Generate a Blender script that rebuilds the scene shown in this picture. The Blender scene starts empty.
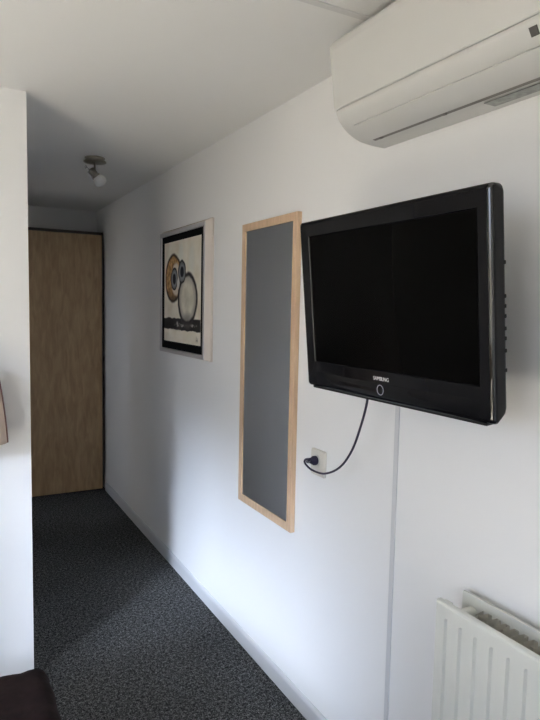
import bpy, bmesh, math, random
from mathutils import Vector, Matrix, noise
random.seed(4)
S = bpy.context.scene
COL = S.collection
PI = math.pi
H = 2.273            # ceiling height
YF = 2.443           # wall that faces the camera on the left
XC = -0.864          # its free corner
YE = 5.18            # end wall of the corridor

# ------------------------------------------------------------------ materials
def new_mat(name):
    m = bpy.data.materials.new(name); m.use_nodes = True
    nt = m.node_tree; b = nt.nodes['Principled BSDF']
    return m, nt, b

def simple(name, col, rough=.5, metal=0., spec=.5, coat=0., bump=0., bscale=60., vary=0., trans=0., sheen=0.):
    m, nt, b = new_mat(name)
    b.inputs['Base Color'].default_value = (*col, 1)
    b.inputs['Roughness'].default_value = rough
    b.inputs['Metallic'].default_value = metal
    b.inputs['Specular IOR Level'].default_value = spec
    b.inputs['Coat Weight'].default_value = coat
    b.inputs['Coat Roughness'].default_value = .04
    b.inputs['Transmission Weight'].default_value = trans
    b.inputs['Sheen Weight'].default_value = sheen
    tc = nt.nodes.new('ShaderNodeTexCoord')
    nz = nt.nodes.new('ShaderNodeTexNoise'); nz.inputs['Scale'].default_value = bscale; nz.inputs['Detail'].default_value = 4
    nt.links.new(tc.outputs['Object'], nz.inputs['Vector'])
    if bump:
        bp = nt.nodes.new('ShaderNodeBump'); bp.inputs['Strength'].default_value = bump; bp.inputs['Distance'].default_value = .004
        nt.links.new(nz.outputs['Fac'], bp.inputs['Height']); nt.links.new(bp.outputs['Normal'], b.inputs['Normal'])
    if vary:
        r = nt.nodes.new('ShaderNodeValToRGB')
        r.color_ramp.elements[0].position = .3; r.color_ramp.elements[1].position = .7
        r.color_ramp.elements[0].color = (*[c*(1-vary) for c in col], 1)
        r.color_ramp.elements[1].color = (*[min(1, c*(1+vary)) for c in col], 1)
        nt.links.new(nz.outputs['Fac'], r.inputs['Fac']); nt.links.new(r.outputs['Color'], b.inputs['Base Color'])
    return m

def wood(name, c1, c2, scale=(30, 30, 2.2), rough=.45, mott=0.):
    m, nt, b = new_mat(name)
    tc = nt.nodes.new('ShaderNodeTexCoord'); mp = nt.nodes.new('ShaderNodeMapping')
    mp.inputs['Scale'].default_value = scale
    nz = nt.nodes.new('ShaderNodeTexNoise'); nz.inputs['Scale'].default_value = 2.2; nz.inputs['Detail'].default_value = 7
    nz.inputs['Distortion'].default_value = .6
    r = nt.nodes.new('ShaderNodeValToRGB')
    r.color_ramp.elements[0].color = (*c1, 1); r.color_ramp.elements[1].color = (*c2, 1)
    r.color_ramp.elements[0].position = .32; r.color_ramp.elements[1].position = .68
    nt.links.new(tc.outputs['Object'], mp.inputs['Vector']); nt.links.new(mp.outputs['Vector'], nz.inputs['Vector'])
    nt.links.new(nz.outputs['Fac'], r.inputs['Fac'])
    nt.links.new(r.outputs['Color'], b.inputs['Base Color'])
    b.inputs['Roughness'].default_value = rough
    return m

def carpet_mat():
    m, nt, b = new_mat('charcoal carpet')
    tc = nt.nodes.new('ShaderNodeTexCoord')
    n1 = nt.nodes.new('ShaderNodeTexNoise'); n1.inputs['Scale'].default_value = 190; n1.inputs['Detail'].default_value = 5; n1.inputs['Roughness'].default_value = .75
    n2 = nt.nodes.new('ShaderNodeTexNoise'); n2.inputs['Scale'].default_value = 70; n2.inputs['Detail'].default_value = 6; n2.inputs['Roughness'].default_value = .85
    n3 = nt.nodes.new('ShaderNodeTexNoise'); n3.inputs['Scale'].default_value = 2.2; n3.inputs['Detail'].default_value = 3
    for n in (n1, n2, n3): nt.links.new(tc.outputs['Object'], n.inputs['Vector'])
    a = nt.nodes.new('ShaderNodeMath'); a.operation = 'MULTIPLY_ADD'; a.inputs[1].default_value = .45
    b2 = nt.nodes.new('ShaderNodeMath'); b2.operation = 'MULTIPLY'; b2.inputs[1].default_value = .55
    nt.links.new(n1.outputs['Fac'], b2.inputs[0]); nt.links.new(n2.outputs['Fac'], a.inputs[0]); nt.links.new(b2.outputs[0], a.inputs[2])
    r = nt.nodes.new('ShaderNodeValToRGB'); e = r.color_ramp.elements
    e[0].position = .435; e[0].color = (.008, .008, .009, 1)
    e[1].position = .575; e[1].color = (.34, .345, .345, 1)
    k = e.new(.50); k.color = (.062, .064, .066, 1)
    nt.links.new(a.outputs[0], r.inputs['Fac'])
    mx = nt.nodes.new('ShaderNodeMix'); mx.data_type = 'RGBA'; mx.blend_type = 'MULTIPLY'; mx.inputs['Factor'].default_value = .45
    nt.links.new(r.outputs['Color'], mx.inputs['A']); nt.links.new(n3.outputs['Fac'], mx.inputs['B'])
    nt.links.new(mx.outputs['Result'], b.inputs['Base Color'])
    bp = nt.nodes.new('ShaderNodeBump'); bp.inputs['Strength'].default_value = .8; bp.inputs['Distance'].default_value = .005
    nt.links.new(a.outputs[0], bp.inputs['Height']); nt.links.new(bp.outputs['Normal'], b.inputs['Normal'])
    b.inputs['Roughness'].default_value = 1; b.inputs['Specular IOR Level'].default_value = .1
    return m

M = dict(
    wall=simple('white wall panel', (.90, .90, .90), .55, spec=.35, bump=.03, bscale=120),
    ceil=simple('white ceiling board', (.89, .89, .88), .7, spec=.2, bump=.05, bscale=180),
    trimw=simple('white painted trim', (.74, .74, .74), .45),
    skirt=simple('grey-white skirting', (.66, .67, .69), .45),
    carpet=carpet_mat(),
    ward=wood('beige wood laminate', (.40, .265, .140), (.55, .385, .215), (16, 16, 3.0), .5),
    warde=simple('dark cabinet edge', (.05, .04, .03), .5),
    oak=wood('pale oak', (.60, .42, .27), (.72, .52, .35), (40, 40, 3), .4),
    mirror=simple('mirror glass', (.90, .91, .92), .015, metal=1.),
    silver=simple('brushed silver frame', (.62, .61, .64), .30, metal=.55, bump=.1, bscale=300),
    cream=simple('cream painted frame side', (.70, .63, .57), .5),
    black=simple('black card', (.004, .004, .005), .7, spec=.1),
    tvb=simple('gloss black plastic', (.004, .004, .005), .08, spec=.09),
    tvr=simple('gloss black rim', (.004, .004, .005), .05, spec=.6, coat=.5),
    tvd=simple('satin black plastic', (.006, .006, .007), .38, spec=.2),
    scr=simple('matt black display', (.0015, .0014, .0012), .22, spec=.02),
    logo=simple('silver lettering', (.75, .75, .75), .35, metal=.3),
    ringm=simple('grey ring print', (.30, .31, .36), .4),
    acw=simple('cream-white air conditioner plastic', (.60, .60, .585), .35),
    acf=simple('white flap plastic', (.60, .60, .585), .4),
    dark=simple('dark opening', (.22, .21, .20), .8),
    sens=simple('smoked sensor window', (.09, .085, .08), .3),
    stick=simple('grey rating sticker', (.30, .31, .30), .5, vary=.25, bscale=70),
    rad=simple('cream-white enamel', (.70, .71, .67), .32),
    fin=simple('radiator convector steel', (.50, .48, .42), .5),
    plug=simple('black rubber', (.012, .012, .014), .45),
    cable=simple('black-violet cable', (.020, .016, .045), .4),
    sock=simple('cream socket plastic', (.74, .72, .66), .35),
    metal=simple('brushed nickel', (.30, .28, .24), .3, metal=1.),
    chrome=simple('polished chrome', (.75, .75, .78), .12, metal=1.),
    frost=simple('frosted glass', (.66, .66, .67), .5),
    shade=simple('beige lampshade fabric', (.58, .46, .38), .9, bump=.3, bscale=400),
    shtrim=simple('brown shade piping', (.24, .13, .12), .8),
    spread=simple('dark brown quilted fabric', (.012, .0062, .0058), .9, spec=.15, bump=.5, bscale=45, vary=.35),
    linen=simple('white bed linen', (.86, .83, .76), .9, bump=.3, bscale=14),
    bedw=wood('bed frame wood', (.30, .2, .12), (.4, .28, .17)),
)

# ------------------------------------------------------------------ mesh helpers
def tag(o, label=None, cat=None, group=None, kind=None):
    if label: o['label'] = label
    if cat: o['category'] = cat
    if group: o['group'] = group
    if kind: o['kind'] = kind
    return o

def link(name, bm, mat, parent=None, smooth=False, bevel=0, seg=2, origin=None, angle=40):
    """bm is in world coordinates, or in the parent's local ones"""
    bmesh.ops.recalc_face_normals(bm, faces=bm.faces)
    me = bpy.data.meshes.new(name)
    if origin is not None:
        bmesh.ops.translate(bm, verts=bm.verts, vec=-Vector(origin))
    bm.to_mesh(me); bm.free()
    mats = mat if isinstance(mat, (list, tuple)) else [mat]
    for mm in mats: me.materials.append(mm)
    o = bpy.data.objects.new(name, me); COL.objects.link(o)
    if parent is not None: o.parent = parent
    if origin is not None: o.location = origin
    if smooth:
        for p in me.polygons: p.use_smooth = True
    if bevel:
        md = o.modifiers.new('bevel', 'BEVEL'); md.width = bevel; md.segments = seg; md.limit_method = 'ANGLE'; md.angle_limit = math.radians(angle)
    return o

def empty(name, loc, rot=None):
    o = bpy.data.objects.new(name, None); COL.objects.link(o)
    o.location = loc; o.empty_display_size = .05
    if rot is not None: o.rotation_euler = rot
    return o

def box(bm, x0, x1, y0, y1, z0, z1):
    vs = [bm.verts.new(p) for p in ((x0,y0,z0),(x1,y0,z0),(x1,y1,z0),(x0,y1,z0),(x0,y0,z1),(x1,y0,z1),(x1,y1,z1),(x0,y1,z1))]
    for f in ((0,3,2,1),(4,5,6,7),(0,1,5,4),(1,2,6,5),(2,3,7,6),(3,0,4,7)): bm.faces.new([vs[i] for i in f])
    return bm

def bx(*a):
    return box(bmesh.new(), *a)

def extrude_y(pts, y0, y1, bm=None):
    """closed (x,z) profile swept along y"""
    bm = bm or bmesh.new()
    a = [bm.verts.new((x, y0, z)) for x, z in pts]; b = [bm.verts.new((x, y1, z)) for x, z in pts]
    n = len(pts)
    for i in range(n): bm.faces.new((a[i], a[(i+1) % n], b[(i+1) % n], b[i]))
    bm.faces.new(a); bm.faces.new(list(reversed(b)))
    return bm

def lathe(bm, prof, c, axis=(0,0,1), n=40, cap=True):
    """prof: (radius, height) list along axis from c"""
    ax = Vector(axis).normalized(); q = Vector((0,0,1)).rotation_difference(ax)
    rings = []
    for r, h in prof:
        rings.append([bm.verts.new(Vector(c) + q @ Vector((r*math.cos(2*PI*i/n), r*math.sin(2*PI*i/n), h))) for i in range(n)])
    for a, b in zip(rings, rings[1:]):
        for i in range(n): bm.faces.new((a[i], a[(i+1) % n], b[(i+1) % n], b[i]))
    if cap:
        bm.faces.new(list(reversed(rings[0]))); bm.faces.new(rings[-1])
    return bm

def spline(pts, k=8):
    P = [Vector(p) for p in pts]; out = []
    for i in range(len(P)-1):
        p0, p1, p2, p3 = P[max(i-1,0)], P[i], P[i+1], P[min(i+2,len(P)-1)]
        for j in range(k):
            t = j/k
            out.append(.5*((2*p1)+(p2-p0)*t+(2*p0-5*p1+4*p2-p3)*t*t+(3*p1-p0-3*p2+p3)*t**3))
    out.append(P[-1]); return out

def tube(bm, pts, r, n=12):
    rings = []; up = None
    for i, p in enumerate(pts):
        t = (Vector(pts[min(i+1,len(pts)-1)]) - Vector(pts[max(i-1,0)])).normalized()
        if up is None:
            up = t.orthogonal().normalized()
        up = (up - t*up.dot(t)).normalized(); s = t.cross(up)
        rr = r[i] if isinstance(r, (list, tuple)) else r
        rings.append([bm.verts.new(Vector(p) + rr*(math.cos(2*PI*k/n)*up + math.sin(2*PI*k/n)*s)) for k in range(n)])
    for a, b in zip(rings, rings[1:]):
        for k in range(n): bm.faces.new((a[k], a[(k+1) % n], b[(k+1) % n], b[k]))
    bm.faces.new(list(reversed(rings[0]))); bm.faces.new(rings[-1])
    return bm

# ------------------------------------------------------------------ the room
def struct(name, bm, mat, bevel=0):
    o = link(name, bm, mat, bevel=bevel); o['kind'] = 'structure'; return o

XL, YB = -3.0, -1.6
struct('floor', bx(XL-.1, .1, YB-.1, YE+.1, -.1, 0), M['carpet'])
struct('ceiling', bx(XL-.1, .1, YB-.1, YE+.1, H, H+.1), M['ceil'])
struct('wall_right', bx(0, .1, YB-.1, YE+.1, 0, H), M['wall'])
struct('wall_end', bx(XL, 0, YE, YE+.1, 0, H), M['wall'])
struct('wall_front', bx(XL, XC, YF, YF+.10, 0, H), M['wall'])          # faces the camera, ends at the corridor
b = bmesh.new(); box(b, XC-.10, XC, YF+.10, 4.30, 0, H); box(b, XC-.10, XC, 4.30, 4.78, 2.05, H); box(b, XC-.10, XC, 4.78, 4.83, 0, H)  # unseen doorway gap added to let rear daylight into the corridor
struct('wall_corridor', b, M['wall'])
# left wall: its window opening, and a rear one added to brighten the corridor
WY0, WY1, WZ0, WZ1 = -1.05, .62, .80, 2.19
b = bmesh.new()
box(b, XL-.1, XL, YB-.1, WY0, 0, H); box(b, XL-.1, XL, WY1, 4.2, 0, H)
box(b, XL-.1, XL, 4.2, 4.9, 0, 1.35); box(b, XL-.1, XL, 4.2, 4.9, 2.1, H); box(b, XL-.1, XL, 4.9, YE, 0, H)
box(b, XL-.1, XL, WY0, WY1, 0, WZ0); box(b, XL-.1, XL, WY0, WY1, WZ1, H)
struct('wall_left', b, M['wall'])
struct('wall_back', bx(XL, 0, YB-.1, YB, 0, H), M['wall'])

def window(name, axis, p, a0, a1, z0, z1, sill_dir):
    b = bmesh.new(); w = .05
    def bb(u0, u1, v0, v1, d0=.03, d1=.07):
        if axis == 'x': box(b, p-d1, p-d0, u0, u1, v0, v1)
        else: box(b, u0, u1, p-d1, p-d0, v0, v1)
    bb(a0, a1, z0, z0+w); bb(a0, a1, z1-w, z1); bb(a0, a0+w, z0+w, z1-w); bb(a1-w, a1, z0+w, z1-w)
    m = (a0+a1)/2; bb(m-.03, m+.03, z0+w, z1-w)
    o = link(name, b, M['trimw']); o['kind'] = 'structure'
    s = bmesh.new()
    if axis == 'x': box(s, p+.001, p+.06, a0-.04, a1+.04, z0-.03, z0-.001)
    else: box(s, a0-.04, a1+.04, p+.001, p+.06, z0-.03, z0-.001)
    link('window_sill', s, M['trimw'], o)
    return o
window('window_1', 'x', XL, WY0, WY1, WZ0, WZ1, 1)

window('added_rear_window', 'x', XL, 4.2, 4.9, 1.35, 2.1, 1)  # unseen window, added to brighten the far corridor

# skirting boards (thin, with a rounded top) and joint battens
def skirt_profile(t=.012, h=.070):
    return [(0, .0), (-t, .0), (-t, h-.012), (-t*.75, h-.004), (-t*.4, h), (0, h)]
struct('baseboard_right', extrude_y(skirt_profile(), YB, 4.87), M['skirt'])
b = bmesh.new(); box(b, -1.9, XC-.0, YF-.010, YF-.0005, 0, .05)
struct('baseboard_front', b, M['skirt'], .003)
b = bmesh.new(); box(b, -.0045, -.0003, 1.334, 1.352, .071, 1.55)
struct('trim_1', b, M['skirt'], .0015)
b = bmesh.new(); box(b, XL, -.001, 1.345, 1.368, H-.004, H-.0003)
struct('trim_2', b, M['trimw'], .0015)

# ------------------------------------------------------------------ wardrobe at the end of the corridor
w = empty('wardrobe', (-.45, 4.90, 0))
tag(w, 'tall beige wood laminate wardrobe standing across the end of the corridor', 'wardrobe')
WZ = 2.07
o = w.location
def L(bm, loc): bmesh.ops.translate(bm, verts=bm.verts, vec=-Vector(loc)); return bm
link('carcass', L(bx(-1.40, -.016, 4.905, 5.175, 0, WZ-.004), o), M['warde'], w, bevel=.002)
link('door', L(bx(-1.39, -.028, 4.885, 4.9035, .012, WZ-.022), o), M['ward'], w, bevel=.0015)
link('top_edge', L(bx(-1.40, -.018, 4.884, 4.904, WZ-.018, WZ), o), M['warde'], w, bevel=.002)

# ------------------------------------------------------------------ mirror
MY1, MY2, MZ1, MZ2, MT = 1.9035, 2.358, .659, 1.852, .020
w = empty('wall_mirror', (0, (MY1+MY2)/2, MZ1))
tag(w, 'tall narrow wall mirror in a pale oak frame, between the picture and the television', 'mirror')
def frame_bm(x0, x1, y0, y1, z0, z1, fw, bev=0):
    """mitred rectangular frame around an opening; front at x0 (negative)"""
    b = bmesh.new()
    out = [(y0,z0),(y1,z0),(y1,z1),(y0,z1)]; inn = [(y0+fw,z0+fw),(y1-fw,z0+fw),(y1-fw,z1-fw),(y0+fw,z1-fw)]
    V = {}
    for k, x in (('f', x0), ('b', x1)):
        V[k+'o'] = [b.verts.new((x, *p)) for p in out]; V[k+'i'] = [b.verts.new((x, *p)) for p in inn]
    for i in range(4):
        j = (i+1) % 4
        b.faces.new((V['fo'][i], V['fo'][j], V['fi'][j], V['fi'][i]))
        b.faces.new((V['bo'][j], V['bo'][i], V['bi'][i], V['bi'][j]))
        b.faces.new((V['fo'][j], V['fo'][i], V['bo'][i], V['bo'][j]))
        b.faces.new((V['fi'][i], V['fi'][j], V['bi'][j], V['bi'][i]))
    return b
link('frame', L(frame_bm(-MT, -.0005, MY1, MY2, MZ1, MZ2, .031), w.location), M['oak'], w, bevel=.0012)
link('mirror_glass', L(bx(-.0165, -.012, MY1+.0315, MY2-.0315, MZ1+.0315, MZ2-.0315), w.location), M['mirror'], w)

# ------------------------------------------------------------------ framed picture
PY1, PY2, PZ1, PZ2, PT = 2.738, 3.412, 1.243, 1.913, .036
def art_material():
    m, nt, b = new_mat('painted rings on cream canvas')
    N, LK = nt.nodes, nt.links
    tc = N.new('ShaderNodeTexCoord'); nz = N.new('ShaderNodeTexNoise'); nz.inputs['Scale'].default_value = 14; nz.inputs['Detail'].default_value = 4
    LK.new(tc.outputs['Object'], nz.inputs['Vector'])
    sx = N.new('ShaderNodeSeparateXYZ'); LK.new(tc.outputs['Object'], sx.inputs[0])
    sn = N.new('ShaderNodeSeparateColor'); LK.new(nz.outputs['Color'], sn.inputs[0])
    def math_(op, a, bb=None, c=None):
        n = N.new('ShaderNodeMath'); n.operation = op
        for i, v in enumerate((a, bb, c)):
            if v is None: continue
            if isinstance(v, (int, float)): n.inputs[i].default_value = v
            else: LK.new(v, n.inputs[i])
        return n.outputs[0]
    wob = .020
    U = math_('ADD', sx.outputs['Y'], math_('MULTIPLY', math_('SUBTRACT', sn.outputs[0], .5), wob))
    W = math_('ADD', sx.outputs['Z'], math_('MULTIPLY', math_('SUBTRACT', sn.outputs[1], .5), wob))
    y0, z0 = (PY1+PY2)/2, PZ1            # origin of the picture
    def smooth(v, lo, hi):               # 0 below lo, 1 above hi
        n = N.new('ShaderNodeMapRange'); n.interpolation_type = 'SMOOTHSTEP'
        n.inputs['From Min'].default_value = lo; n.inputs['From Max'].default_value = hi; LK.new(v, n.inputs['Value'])
        return n.outputs[0]
    def dist(cy, cz, ry, rz):
        du = math_('DIVIDE', math_('SUBTRACT', U, cy-y0), ry); dw = math_('DIVIDE', math_('SUBTRACT', W, cz-z0), rz)
        return math_('SQRT', math_('ADD', math_('MULTIPLY', du, du), math_('MULTIPLY', dw, dw)))
    def inside(d, r, s=.05): return math_('SUBTRACT', 1, smooth(d, r-s, r+s))
    def ringm(d, r0, r1, s=.05): return math_('MULTIPLY', smooth(d, r0-s, r0+s), inside(d, r1, s))
    def over(base, mask, col):
        n = N.new('ShaderNodeMix'); n.data_type = 'RGBA'; LK.new(mask, n.inputs['Factor']); LK.new(base, n.inputs['A'])
        if isinstance(col, tuple): n.inputs['B'].default_value = (*col, 1)
        else: LK.new(col, n.inputs['B'])
        return n.outputs['Result']
    def ramp(v, c0, c1, p0=.3, p1=.7):
        r = N.new('ShaderNodeValToRGB'); r.color_ramp.elements[0].color = (*c0, 1); r.color_ramp.elements[1].color = (*c1, 1)
        r.color_ramp.elements[0].position = p0; r.color_ramp.elements[1].position = p1; LK.new(v, r.inputs['Fac']); return r.outputs['Color']
    n2 = N.new('ShaderNodeTexNoise'); n2.inputs['Scale'].default_value = 9; n2.inputs['Detail'].default_value = 3; LK.new(tc.outputs['Object'], n2.inputs['Vector'])
    n3 = N.new('ShaderNodeTexNoise'); n3.inputs['Scale'].default_value = 40; n3.inputs['Detail'].default_value = 5; LK.new(tc.outputs['Object'], n3.inputs['Vector'])
    col = ramp(n2.outputs['Fac'], (.76, .68, .54), (.88, .83, .72))
    # two pale vertical brushed patches above the rings
    for cy, cz, ry, rz in ((2.93, 1.74, .050, .10), (3.09, 1.78, .045, .07)):
        col = over(col, math_('MULTIPLY', inside(dist(cy, cz, ry, rz), .8, .4), .55), (.76, .78, .72))
    # dark band with pale smears
    V = W
    band = math_('MULTIPLY', math_('MULTIPLY', smooth(V, 1.372-z0, 1.379-z0), math_('SUBTRACT', 1, smooth(V, 1.434-z0, 1.441-z0))),
                 math_('MULTIPLY', smooth(U, 2.795-y0, 2.805-y0), math_('SUBTRACT', 1, smooth(U, 3.375-y0, 3.38-y0))))
    # brown-orange ring
    d = dist(3.205, 1.655, .132, .130)
    brown = ramp(n3.outputs['Fac'], (.26, .12, .035), (.66, .38, .15), .35, .65)
    low = smooth(math_('MULTIPLY', W, -1), -(1.60-z0), -(1.53-z0))
    brown = over(brown, math_('MULTIPLY', low, .8), (.10, .07, .05))
    col = over(col, inside(d, .97, .04), brown)
    col = over(col, math_('MULTIPLY', ringm(d, .90, 1.02, .05), .9), (.035, .022, .015))
    d2 = dist(3.165, 1.648, .070, .088)
    col = over(col, inside(d2, 1.0, .12), (.66, .58, .47))
    # band
    col = over(col, band, (.012, .011, .013))
    for cy, cz, ry, rz in ((3.10, 1.402, .10, .010), (2.90, 1.406, .06, .009), (3.13, 1.414, .03, .012)):
        col = over(col, math_('MULTIPLY', inside(dist(cy, cz, ry, rz), .8, .35), math_('MULTIPLY', smooth(n3.outputs['Fac'], .42, .62), .75)), (.50, .48, .46))
    # large pale disc with black brushed rim
    d = dist(2.988, 1.541, .140, .134)
    face = ramp(n2.outputs['Fac'], (.56, .52, .42), (.78, .73, .62))
    col = over(col, inside(d, .95, .05), face)
    col = over(col, math_('MULTIPLY', inside(dist(2.99, 1.43, .08, .05), .7, .5), .6), (.16, .14, .13))
    col = over(col, math_('MULTIPLY', ringm(d, .68, .98, .14), .45), (.16, .14, .14))
    col = over(col, ringm(d, .86, 1.03, .06), ramp(n3.outputs['Fac'], (.010, .009, .012), (.05, .045, .05)))
    # two small blue-grey eyes of the rings
    for cy, cz, ry, rz in ((3.190, 1.652, .052, .060), (3.070, 1.684, .055, .060)):
        d = dist(cy, cz, ry, rz)
        col = over(col, inside(d, 1.0, .06), (.20, .21, .22))
        col = over(col, ringm(d, .86, 1.05, .07), (.05, .05, .055))
        col = over(col, ringm(d, .52, .66, .10), (.26, .28, .30))
        col = over(col, inside(d, .48, .10), (.015, .02, .032))
    col = over(col, inside(dist(3.125, 1.625, .025, .035), .8, .3), (.58, .57, .55))
    # signature: two small brown strokes
    for cy, cz, ry, rz in ((2.855, 1.335, .004, .020), (2.838, 1.332, .003, .016), (2.847, 1.330, .014, .003)):
        col = over(col, math_('MULTIPLY', inside(dist(cy, cz, ry, rz), .9, .3), .7), (.16, .12, .09))
    LK.new(col, b.inputs['Base Color']); b.inputs['Roughness'].default_value = .6
    bp = N.new('ShaderNodeBump'); bp.inputs['Strength'].default_value = .25; bp.inputs['Distance'].default_value = .002
    LK.new(n3.outputs['Fac'], bp.inputs['Height']); LK.new(bp.outputs['Normal'], b.inputs['Normal'])
    return m
w = empty('framed_picture', (0, (PY1+PY2)/2, PZ1))
tag(w, 'square picture of painted rings on cream in a silver frame, left of the tall mirror', 'picture')
link('frame', L(frame_bm(-PT, -.0165, PY1, PY2, PZ1, PZ2, .022), w.location), M['silver'], w, bevel=.0015)
b = bmesh.new()      # cream outer moulding falling away to the wall
ra = [(PY1,PZ1),(PY2,PZ1),(PY2,PZ2),(PY1,PZ2)]; rb = [(PY1-.030,PZ1-.006),(PY2+.012,PZ1-.006),(PY2+.012,PZ2+.014),(PY1-.030,PZ2+.014)]
lp = [[(-PT+.003, *p) for p in ra], [(-.012, *p) for p in rb], [(-.0005, *p) for p in rb], [(-.0005, *p) for p in ra]]
V = [[b.verts.new(p) for p in l] for l in lp]
for k in range(4):
    A, B = V[k], V[(k+1) % 4]
    for i in range(4): b.faces.new((A[i], A[(i+1) % 4], B[(i+1) % 4], B[i]))
mo = link('outer_moulding', L(b, w.location), M['cream'], w); mo['label'] = 'cream outer moulding'
link('mount', L(frame_bm(-.0285, -.020, PY1+.0225, PY2-.0225, PZ1+.0225, PZ2-.0225, .036), w.location), M['black'], w)
link('artwork', L(bx(-.0275, -.021, 2.7615, 3.368, 1.307, 1.857), w.location), art_material(), w)
link('backing', L(bx(-.0195, -.004, PY1+.0245, PY2-.0245, PZ1+.0245, PZ2-.0245), w.location), M['black'], w)

# ------------------------------------------------------------------ ceiling spotlight
SL = Vector((-.424, 3.32, H))
w = empty('ceiling_spotlight', SL)
tag(w, 'small nickel ceiling spotlight with frosted glass head above the corridor', 'ceiling light')
b = bmesh.new(); lathe(b, [(.052, 0), (.052, -.005), (.050, -.006), (.050, -.016), (.058, -.018), (.058, -.024), (.040, -.026), (.012, -.028)], (0, 0, 0))
link('ceiling_plate', b, M['metal'], w, smooth=True, bevel=0)
b = bmesh.new(); tube(b, [(0, 0, -.026), (0, 0, -.062), (-.004, 0, -.072)], .0045)
link('stem', b, M['metal'], w, smooth=True)
b = bmesh.new(); tube(b, [(-.050, -.010, -.052), (-.030, -.004, -.066), (-.006, 0, -.070)], .0032)
lathe(b, [(.001, 0), (.008, .002), (.008, .008), (.001, .010)], (-.055, -.012, -.054), (1, .2, -.3), 16)
link('tilt_knob', b, M['chrome'], w, smooth=True)
ax = Vector((.62, -.16, -.76)).normalized()
b = bmesh.new(); lathe(b, [(.010, 0), (.018, .004), (.019, .012), (.019, .040), (.022, .043), (.022, .050), (.018, .052)], Vector((-.024, 0, -.060)), ax, 28)
link('lamp_holder', b, M['metal'], w, smooth=True)
b = bmesh.new(); lathe(b, [(.019, .0), (.030, .010), (.034, .026), (.031, .042), (.020, .052), (.004, .055)], Vector((-.024, 0, -.060))+ax*.050, ax, 28)
link('glass_head', b, M['frost'], w, smooth=True)
side = Vector((-.80, -.1, -.60)).normalized()
c0 = Vector((-.024, 0, -.060)) + side*.0235
b = bmesh.new(); tube(b, [c0+ax*.004, c0+ax*.055], .0028)
link('chrome_clip', b, M['chrome'], w, smooth=True)

# ------------------------------------------------------------------ television
a, tb = -1.566, .095
T = Vector((-.2350, 1.1479, 1.5108))
w = empty('television', T); w.rotation_mode = 'XYZ'
w.matrix_world = Matrix.Translation(T) @ Matrix.Rotation(a, 4, 'Z') @ Matrix.Rotation(tb, 4, 'X') @ Matrix.Scale(.83/.86, 4)
tag(w, 'black flat screen television tilted forward on a wall bracket beside the mirror', 'television')
tv = w
def rounded_rect(x0, x1, z0, z1, r, n=6):
    out = []
    for cx, cz, a0 in ((x1-r, z1-r, 0), (x0+r, z1-r, PI/2), (x0+r, z0+r, PI), (x1-r, z0+r, 1.5*PI)):
        for i in range(n+1):
            t = a0 + (PI/2)*i/n; out.append((cx+r*math.cos(t), cz+r*math.sin(t)))
    return out
# cabinet: front rim, curved glossy front, screen recess
def loops(bm, ls, close_first=False, close_last=True):
    rings = [[bm.verts.new(p) for p in l] for l in ls]
    n = len(rings[0])
    for p, q in zip(rings, rings[1:]):
        for i in range(n): bm.faces.new((p[i], p[(i+1) % n], q[(i+1) % n], q[i]))
    if close_first: bm.faces.new(list(reversed(rings[0])))
    if close_last: bm.faces.new(rings[-1])
    return bm
HW, HT, HB = .346, .242, -.240
def rr(g, y, r, bot=0., top=0.): return [(x, y, z) for x, z in rounded_rect(-HW-.014+g, HW-g, HB+g+bot, HT-g-top, r)]
SX0, SX1, SZ0, SZ1 = -.312, .307, -.163, .196
def sr(g, y, r=.002): return [(x, y, z) for x, z in rounded_rect(SX0-g, SX1+g, SZ0-g, SZ1+g, r)]
b = bmesh.new()
loops(b, [sr(0, .006), sr(0, .0015), sr(.003, 0), rr(.010, -.001, .006), rr(.004, .001, .008), rr(.001, .005, .008), rr(0, .011, .008),
          rr(0, .032, .014, .012), rr(.003, .038, .014, .016, .002), rr(.012, .041, .014, .02)], close_first=True, close_last=True)
cab = link('cabinet', b, [M['tvb'], M['tvr'], M['tvd']], w, smooth=False)
for p in cab.data.polygons:
    if p.normal.x > .2 and abs(p.normal.y) < .995: p.material_index = 2 if p.normal.x > .97 or p.center.y > .02 else 1
    p.use_smooth = p.area < .004 and len(p.vertices) == 4 and abs(p.normal.y) < .98
# lower curved lip of the bezel
b = bmesh.new(); n = 24
prof = [(-.0012, -.196), (-.0045, -.204), (-.0065, -.216), (-.0060, -.229), (-.002, -.238), (.006, -.241)]
rows = []
for i in range(n+1):
    x = -.325 + .650*i/n; u = x/.325; k = (1-abs(u)**6)
    rows.append([b.verts.new((x, y*k + (1-k)*.001, z + .006*u*u*(1 if z > -.22 else .3))) for y, z in prof])
for p, q in zip(rows, rows[1:]):
    for j in range(len(prof)-1): b.faces.new((p[j], q[j], q[j+1], p[j+1]))
link('lower_bezel', b, M['tvb'], w, smooth=True)
b = bmesh.new(); box(b, SX0+.001, SX1-.001, .0030, .0058, SZ0+.001, SZ1-.001)
link('screen', b, M['scr'], w)
# stepped foot of the front
b = bmesh.new(); loops(b, [[(x, y, z) for x, z in rounded_rect(-.345, .318, -.2475, -.236, .003, 3)] for y in (.010, .030)], True, True)
link('bottom_lip', b, M['tvd'], w)
# rear housing
b = bmesh.new()
loops(b, [[(x, y, z) for x, z in rounded_rect(-c, c, z0, z1, .03)] for y, c, z0, z1 in ((.041, .310, -.17, .20), (.055, .295, -.155, .185), (.080, .25, -.12, .15), (.085, .24, -.11, .14))], True, True)
link('rear_housing', b, M['tvd'], w, smooth=False, bevel=.003)
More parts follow.
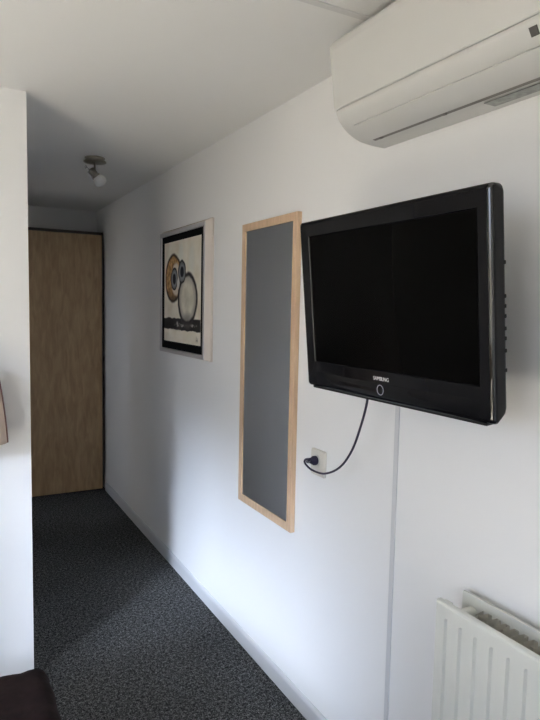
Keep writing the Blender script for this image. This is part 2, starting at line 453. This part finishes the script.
# side keys on the right edge of the cabinet
for k, z in enumerate((.087, .020, -.000, -.020, -.045, -.065, -.090, -.13)):
    b = bmesh.new(); loops(b, [[(x, y, zz) for y, zz in rounded_rect(.030, .038, z-.004, z+.004, .002, 3)] for x in (.3455, .3463)], True, True)
    link('side_key', b, M['tvd'], w)
# maker's lettering and ring-shaped power light
cu = bpy.data.curves.new('maker_lettering', 'FONT'); cu.body = 'SAMSUNG'; cu.size = .0145; cu.extrude = .0004; cu.space_character = 1.0; cu.offset = .0
cu.align_x = 'CENTER'; cu.align_y = 'CENTER'
tmp = bpy.data.objects.new('t', cu); COL.objects.link(tmp); bpy.context.view_layer.update()
me = bpy.data.meshes.new_from_object(tmp.evaluated_get(bpy.context.evaluated_depsgraph_get()))
bpy.data.objects.remove(tmp)
xs = [v.co.x for v in me.vertices]; ys = [v.co.y for v in me.vertices]
sxx = .060/(max(xs)-min(xs)); syy = .0095/(max(ys)-min(ys)); cxm = (max(xs)+min(xs))/2; cym = (max(ys)+min(ys))/2
for v in me.vertices:
    v.co = Vector(((v.co.x-cxm)*sxx - .0085, -.0016 - v.co.z, (v.co.y-cym)*syy - .183))
me.materials.append(M['logo'])
lo = bpy.data.objects.new('maker_lettering', me); COL.objects.link(lo); lo.parent = w
lo['label'] = 'silver maker lettering SAMSUNG'
b = bmesh.new()
pts = [Vector((-.0065 + .0120*math.cos(2*PI*i/40), -.0068, -.2105 + .0125*math.sin(2*PI*i/40))) for i in range(40)]
rings = []
for i, p in enumerate(pts):
    c = Vector((-.0065, -.0068, -.2105)); e = (p-c).normalized(); yv = Vector((0, 1, 0))
    rings.append([b.verts.new(p + .0011*(math.cos(2*PI*k/8)*e + math.sin(2*PI*k/8)*yv)) for k in range(8)])
for i in range(40):
    p, q = rings[i], rings[(i+1) % 40]
    for k in range(8): b.faces.new((p[k], p[(k+1) % 8], q[(k+1) % 8], q[k]))
link('power_ring', b, M['ringm'], w, smooth=True)
# wall bracket (its own thing)
w = empty('television_bracket', (0, 1.148, 1.50))
tag(w, 'black steel bracket carrying the television on the white wall', 'bracket')
link('wall_plate', bx(-.006, -.0005, -.09, .09, -.10, .10), M['tvd'], w, bevel=.001)
link('arm', bx(-.142, -.0062, -.03, .03, -.025, .025), M['tvd'], w, bevel=.002)

# ------------------------------------------------------------------ cable, plug and socket
w = empty('wall_socket', (0, 1.745, .965))
tag(w, 'small cream wall socket low on the wall between mirror and television', 'socket')
b = bmesh.new(); loops(b, [[(x, p, q) for p, q in rounded_rect(-.0425+g, .0425-g, -.046+g, .046-g, .006)] for x, g in ((-.0003, 0), (-.008, 0), (-.011, .003))], True, True)
link('cover_plate', b, M['sock'], w)
b = bmesh.new(); lathe(b, [(.022, .0112), (.0225, .0135), (.019, .0135), (.0185, .0112)], (0, .006, .008), (-1, 0, 0), 32)
link('socket_ring', b, M['sock'], w, smooth=False)
CP = [(-0.14, 1.307, 1.279), (-0.14, 1.312, 1.243), (-0.13, 1.346, 1.18), (-0.11, 1.411, 1.093), (-0.09, 1.497, 1.019), (-0.075, 1.6, 0.971), (-0.072, 1.682, 0.962), (-0.07, 1.731, 0.974), (-0.065, 1.736, 0.985), (-0.055, 1.723, 0.989)]
b = bmesh.new(); lathe(b, [(.0155, .0115), (.0165, .014), (.0165, .024), (.012, .031), (.0075, .038), (.0055, .050)], (0, 1.751, .973), (-1, 0, 0), 32)
tube(b, spline(CP), .0034)
tube(b, [Vector(CP[-1]), Vector(CP[-1])*.6+Vector((-.046, 1.751, .973))*.4, Vector((-.046, 1.751, .973))], [.0045, .006, .0075])
c = link('power_cable', b, M['cable'], smooth=True)
tag(c, 'thin dark power cable hanging from the television and looping into the socket', 'cable')

# ------------------------------------------------------------------ air conditioner
AY1, AY0 = 1.447, .62
w = empty('air_conditioner', (0, (AY0+AY1)/2, 1.975))
tag(w, 'cream-white split air conditioner mounted high on the wall above the television', 'air conditioner')
ol = w.location
def arc_pts(P, k=5): return [(p.x, p.y) for p in spline([(x, z, 0) for x, z in P], k)]
curve = arc_pts([(-.176, 2.051), (-.173, 2.040), (-.161, 2.022), (-.144, 2.006), (-.119, 1.991), (-.090, 1.981), (-.047, 1.976)])
body = [(-.001, 2.243), (-.165, 2.243), (-.180, 2.235), (-.184, 2.215), (-.174, 2.055)] + curve + [(-.001, 1.975)]
link('housing', L(extrude_y(body, AY0, AY1), ol), M['acw'], w, bevel=.0015, angle=50)
fp = [(-.1815, 2.2365), (-.192, 2.234), (-.2005, 2.222), (-.2005, 2.205), (-.1815, 2.0545), (-.1785, 2.051), (-.1770, 2.0565)]
fb = extrude_y(fp, AY0-.002, AY1+.002)
link('front_panel', L(fb, ol), M['acw'], w, bevel=.002)
# outlet: dark slot, then the closed flap standing a little proud of the lower curve
def off(P, d):
    out = []
    for i, (x, z) in enumerate(P):
        xa, za = P[max(i-1, 0)]; xb, zb = P[min(i+1, len(P)-1)]
        t = Vector((xb-xa, zb-za)).normalized(); out.append((x + t.y*d, z - t.x*d))
    return out
sub = [p for p in curve if -.150 < p[0] < -.078]
def thick(P, d0, d1): return off(P, d0) + list(reversed(off(P, d1)))
probe = off(sub, .01)
sgn = 1 if probe[0][0] < sub[0][0] else -1
FY1, FY0 = 1.395, .67
link('flap', L(extrude_y(thick(sub[:-1], sgn*.0030, sgn*.0085), FY0, FY1), ol), M['acf'], w, bevel=.0008)
slot = [p for p in curve if -.140 < p[0] < -.068]
link('air_outlet', L(extrude_y(thick(slot, sgn*.0004, sgn*.0026), FY0-.004, FY1+.004), ol), M['dark'], w)
for y in (1.36, 1.12, .84):
    px, pz = off(sub, sgn*.0035)[-1]
    b = bmesh.new(); lathe(b, [(.0035, 0), (.0035, .010)], (px+.004, y, pz), (0, 1, 0), 12)
    link('flap_hinge', L(b, ol), M['dark'], w)
# sensor window on the strip between front panel and flap
sp = [p for p in curve if -.172 < p[0] < -.160]
link('sensor_window', L(extrude_y(thick(sp, sgn*.0002, sgn*.0012), .800, .818), ol), M['sens'], w)
link('rating_sticker', L(bx(-.062, -.026, .70, 1.02, 1.9735, 1.9750), ol), M['stick'], w)

# ------------------------------------------------------------------ radiator
RY0, RY1, RZ0, RZ1, RX = .10, 1.029, .13, .817, -.134
w = empty('radiator', (-.08, (RY0+RY1)/2, RZ0))
tag(w, 'cream-white double panel radiator with vertical grooves below the television', 'radiator')
ol = w.location
def rad_panel(x, y0, y1, front=True):
    b = bmesh.new(); pitch = .0444; t = .017 if front else -.013
    ys = [(y1, 0), (y1-.004, 0)]
    g = y1-.036
    while g > y0+.02:
        ys += [(g+.0050, 0), (g+.0015, 1), (g-.0015, 1), (g-.0050, 0)]; g -= pitch
    ys += [(y0, 0)]
    zs = [(RZ0, 0, .004), (RZ0+.006, 0, 0), (RZ0+.028, 0, 0), (RZ0+.036, 1, 0), (RZ1-.038, 1, 0), (RZ1-.033, 0, 0), (RZ1-.006, 0, 0), (RZ1-.002, 0, .002), (RZ1, 0, .006)]
    s = 1 if front else -1
    rows = []
    for y, gy in ys:
        ed = .004 if y in (y0, y1) else 0
        rows.append([b.verts.new((x + s*(.0070*gy*gz + max(k, ed)), y, z)) for z, gz, k in zs])
    for p, q in zip(rows, rows[1:]):
        for j in range(len(zs)-1): b.faces.new((p[j], q[j], q[j+1], p[j+1]))
    # back skin
    B = [b.verts.new((x+t, yy, zz)) for yy, zz in ((y0, RZ0), (y1, RZ0), (y1, RZ1), (y0, RZ1))]
    b.faces.new(B)
    b.faces.new([r[0] for r in rows] + [B[0], B[1]])
    b.faces.new([r[-1] for r in rows] + [B[3], B[2]])
    b.faces.new(rows[0] + [B[2], B[1]]); b.faces.new(rows[-1] + [B[3], B[0]])
    return b
link('front_panel', L(rad_panel(RX, RY0, RY1), ol), M['rad'], w)
link('rear_panel', L(rad_panel(-.028, RY0, RY1+.003, False), ol), M['rad'], w)
# pleated convector sheets between the panels
b = bmesh.new(); y = RY0+.05; k = 0; pts = []
while y < RY1-.07:
    pts += [(0, y), (1, y+.004), (1, y+.012), (0, y+.016)]; y += .025
for xa, xb in ((RX+.0175, RX+.044), (-.0415, -.071)):
    top, bot = [], []
    for s_, y in pts:
        X = xa + (xb-xa)*s_; top.append(b.verts.new((X, y, RZ1-.022))); bot.append(b.verts.new((X, y, RZ0+.03)))
    for i in range(len(pts)-1): b.faces.new((top[i], top[i+1], bot[i+1], bot[i]))
co = link('convector', L(b, ol), M['fin'], w)
co.modifiers.new('s', 'SOLIDIFY').thickness = .0012
# end connectors
for z in (RZ1-.045, RZ0+.045):
    b = bmesh.new(); tube(b, [(RX+.012, RY1-.030, z), (-.040, RY1-.030, z)], .018, 20)
    lathe(b, [(.013, 0), (.013, .030), (.010, .034)], (-.085, RY1-.016, z), (0, 1, 0), 20)
    link('connector', L(b, ol), M['rad'], w, smooth=False, bevel=.001)
b = bmesh.new(); box(b, RX+.0175, RX+.030, RY1-.028, RY1-.004, RZ1-.030, RZ1-.004)
link('hanging_lug', L(b, ol), M['rad'], w, bevel=.002)
for y in (RY1-.12, RY0+.12):
    link('wall_bracket', L(bx(-.0285, -.0005, y-.015, y+.015, RZ0+.05, RZ1-.05), ol), M['rad'], w)

# ------------------------------------------------------------------ wall lamp (only the edge of its shade is in the picture)
SC = Vector((-1.070, 2.345, 1.000))
w = empty('wall_lamp', (SC.x, YF, 1.10))
tag(w, 'wall lamp with a beige fabric shade edged in brown, at the left edge', 'wall lamp')
ol = w.location
def shade_r(t): return .114 - .014*t - .016*t**2          # t: 0 bottom, 1 top
b = bmesh.new()
pr = [(shade_r(i/14), .26*i/14) for i in range(15)]
lathe(b, pr, SC, n=64, cap=False)
for v in b.verts: v.co.y = SC.y + (v.co.y-SC.y)*.6      # oval shade, flatter towards the wall
sh = link('lamp_shade', L(b, ol), M['shade'], w, smooth=True)
md = sh.modifiers.new('s', 'SOLIDIFY'); md.thickness = .002; md.offset = -1
for k in range(6):
    an = math.radians(-6 + 60*k)
    b = bmesh.new()
    tube(b, [SC + Vector(((shade_r(i/14)+.0002)*math.cos(an), (shade_r(i/14)+.0002)*math.sin(an)*.6, .26*i/14)) for i in range(15)], .0040, 8)
    link('piping', L(b, ol), M['shtrim'], sh)
b = bmesh.new(); lathe(b, [(.04, 0), (.045, .004), (.045, .014), (.035, .018)], (SC.x, YF-.0005, 1.10), (0, -1, 0), 32)
link('wall_rose', L(b, ol), M['metal'], w, smooth=False)
b = bmesh.new(); tube(b, spline([(SC.x, YF-.018, 1.10), (SC.x, YF-.060, 1.09), (SC.x, SC.y+.02, 1.06), (SC.x, SC.y, 1.08)]), .006)
lathe(b, [(.014, 0), (.016, .01), (.016, .05)], (SC.x, SC.y, 1.08), (0, 0, 1), 20)
link('arm', L(b, ol), M['metal'], w, smooth=True)
b = bmesh.new(); lathe(b, [(.012, 0), (.014, .01), (.026, .045), (.028, .06), (.02, .082), (.004, .088)], (SC.x, SC.y, 1.130), (0, 0, 1), 24)
link('bulb', L(b, ol), M['frost'], w, smooth=True)

# ------------------------------------------------------------------ bed with a dark cover over its foot end
w = empty('bed', (-2.0, 1.0, 0))
tag(w, 'wide bed under white linen, its foot end covered by the dark brown spread', 'bed')
ol = w.location
link('base', L(bx(-2.89, -.99, .32, 1.64, .10, .28), ol), M['bedw'], w, bevel=.01)
link('mattress', L(bx(-2.89, -.98, .315, 1.645, .282, .472), ol), M['linen'], w, bevel=.03, seg=4)
link('headboard', L(bx(-2.96, -2.895, .25, 1.70, .10, .86), ol), M['bedw'], w, bevel=.01)
for x in (-2.83, -1.08):
    for y in (.40, 1.56):
        b = bmesh.new(); lathe(b, [(.020, 0), (.028, .10)], (x, y, 0), n=20); link('leg', L(b, ol), M['bedw'], w)
def cloth(x0, x1, y0, y1, z0, z1, r, wob, step=.03, quilt=0.):
    """cover lying on the bed and hanging over its foot and both sides; corners fall as a rounded fold"""
    b = bmesh.new(); over = (z1-z0) + .57*r - r
    cy, half = (y0+y1)/2, (y1-y0)/2
    S1 = x1 - r + over + r; T1 = half - r + over + r
    nx = int((S1-x0)/step); ny = int(2*T1/step); rows = []
    for i in range(nx+1):
        s = x0 + (S1-x0)*i/nx; row = []
        for j in range(ny+1):
            t = -T1 + 2*T1*j/ny
            ox = max(0, s-(x1-r)); oy = max(0, abs(t)-(half-r)); o_ = math.hypot(ox, oy)
            bx_, by_ = min(s, x1-r), math.copysign(min(abs(t), half-r), t)
            n = Vector((0, 0, 1)); P = Vector((bx_, cy+by_, z1))
            if o_ > 0:
                d = Vector((ox/o_, math.copysign(oy/o_, t), 0)); q = min(o_/r, PI/2)
                P += d*r*math.sin(q); P.z -= r*(1-math.cos(q)) + max(0, o_-r*PI/2)
                n = d*math.sin(q) + Vector((0, 0, math.cos(q)))
            P.z = max(P.z, z0 - .002*math.sin(j))
            nn = noise.noise(P*3.1)*wob + noise.noise(P*11)*wob*.35
            if quilt: nn += quilt*abs(math.sin(PI*s/.11))*abs(math.sin(PI*t/.11))
            row.append(b.verts.new(P + n*nn))
        rows.append(row)
    for p, q in zip(rows, rows[1:]):
        for j in range(ny): b.faces.new((p[j], q[j], q[j+1], p[j+1]))
    return b
dv = link('duvet', cloth(-2.55, -.958, .290, 1.672, .20, .490, .05, .003), M['linen'], smooth=True)
dv.modifiers.new('s', 'SOLIDIFY').thickness = .008
tag(dv, 'white duvet spread over the bed beneath the dark brown cover', 'duvet')
sp_ = link('bed_cover', cloth(-1.62, -.918, .255, 1.712, .03, .506, .045, .004, .02, quilt=.005), M['spread'], smooth=True)
md = sp_.modifiers.new('s', 'SOLIDIFY'); md.thickness = .010; md.offset = -1
tag(sp_, 'dark brown quilted cover draped over the corner of the bed, bottom left', 'bedspread')
for y in (.66, 1.34):
    b = bmesh.new(); bmesh.ops.create_uvsphere(b, u_segments=32, v_segments=16, radius=1)
    for v in b.verts:
        x, yy, z = v.co; f = lambda t, p: math.copysign(abs(t)**p, t)
        v.co = Vector((-2.66 + .20*f(x, .6), y + .30*f(yy, .6), .565 + .075*z*(1-.3*(x*x+yy*yy))))
    o = link('pillow', b, M['linen'], smooth=True)
    tag(o, 'white pillow on the bed, ' + ('nearer the back wall' if y < 1 else 'nearer the wall lamp'), 'pillow', 'white pillows on the bed')

# ------------------------------------------------------------------ camera
rv, uv_, fv = Vector((0.878682, -0.476989, 0.020016)), Vector((0.022844, 0.083886, 0.996214)), Vector((0.476862, 0.874897, -0.084605))
cam = bpy.data.cameras.new('camera'); co = bpy.data.objects.new('camera', cam); COL.objects.link(co)
mw = Matrix.Identity(4)
for i in range(3):
    mw[i][0] = rv[i]; mw[i][1] = uv_[i]; mw[i][2] = -fv[i]
mw[0][3], mw[1][3], mw[2][3] = -1.1583, 0, 1.5
co.matrix_world = mw
cam.sensor_fit = 'VERTICAL'; cam.sensor_height = 36; cam.lens = 605.18/720*36; cam.clip_start = .02
S.camera = co

# ------------------------------------------------------------------ daylight
wd = bpy.data.worlds.new('sky'); S.world = wd; wd.use_nodes = True
nt = wd.node_tree; bg = nt.nodes['Background']
tc = nt.nodes.new('ShaderNodeTexCoord'); sx = nt.nodes.new('ShaderNodeSeparateXYZ'); rp = nt.nodes.new('ShaderNodeValToRGB')
mr = nt.nodes.new('ShaderNodeMapRange'); mr.inputs['From Min'].default_value = -1; mr.inputs['From Max'].default_value = 1
nt.links.new(tc.outputs['Generated'], sx.inputs[0]); nt.links.new(sx.outputs['Z'], mr.inputs['Value']); nt.links.new(mr.outputs[0], rp.inputs['Fac'])
e = rp.color_ramp.elements
e[0].position = .47; e[0].color = (.42, .38, .31, 1)
e[1].position = .53; e[1].color = (.80, .92, 1.14, 1)
k = e.new(1.0); k.color = (.55, .70, 1.0, 1)
nt.links.new(rp.outputs['Color'], bg.inputs['Color']); bg.inputs['Strength'].default_value = 6.6

def portal(name, loc, rot, sx, sy):
    l = bpy.data.lights.new(name, 'AREA'); l.shape = 'RECTANGLE'; l.size = sx; l.size_y = sy; l.cycles.is_portal = True
    o = bpy.data.objects.new(name, l); COL.objects.link(o); o.location = loc; o.rotation_euler = rot
portal('added_window_portal', (XL-.09, 4.55, 1.725), (0, -PI/2, 0), .75, .7)  # guides sky light through the added rear window
portal('window_portal', (XL-.09, (WY0+WY1)/2, (WZ0+WZ1)/2), (0, -PI/2, 0), WZ1-WZ0, WY1-WY0)
sun = bpy.data.lights.new('sun', 'SUN'); sun.energy = 50; sun.angle = math.radians(1); sun.color = (1, .94, .84)
so = bpy.data.objects.new('sun', sun); COL.objects.link(so)
so.rotation_euler = Vector((1.0, .85, -1.05)).to_track_quat('-Z', 'Y').to_euler()

haze = bpy.data.lights.new('bright_cloud', 'SUN'); haze.energy = 5.3; haze.angle = math.radians(11); haze.color = (.80, .92, 1.14)
ho = bpy.data.objects.new('bright_cloud', haze); COL.objects.link(ho)
ho.rotation_euler = Vector((1.0, .88, -.50)).to_track_quat('-Z', 'Y').to_euler()

S.view_settings.view_transform = 'Standard'; S.view_settings.look = 'None'
S.view_settings.exposure = -0.08; S.view_settings.gamma = 1; S.view_settings.use_curve_mapping = False
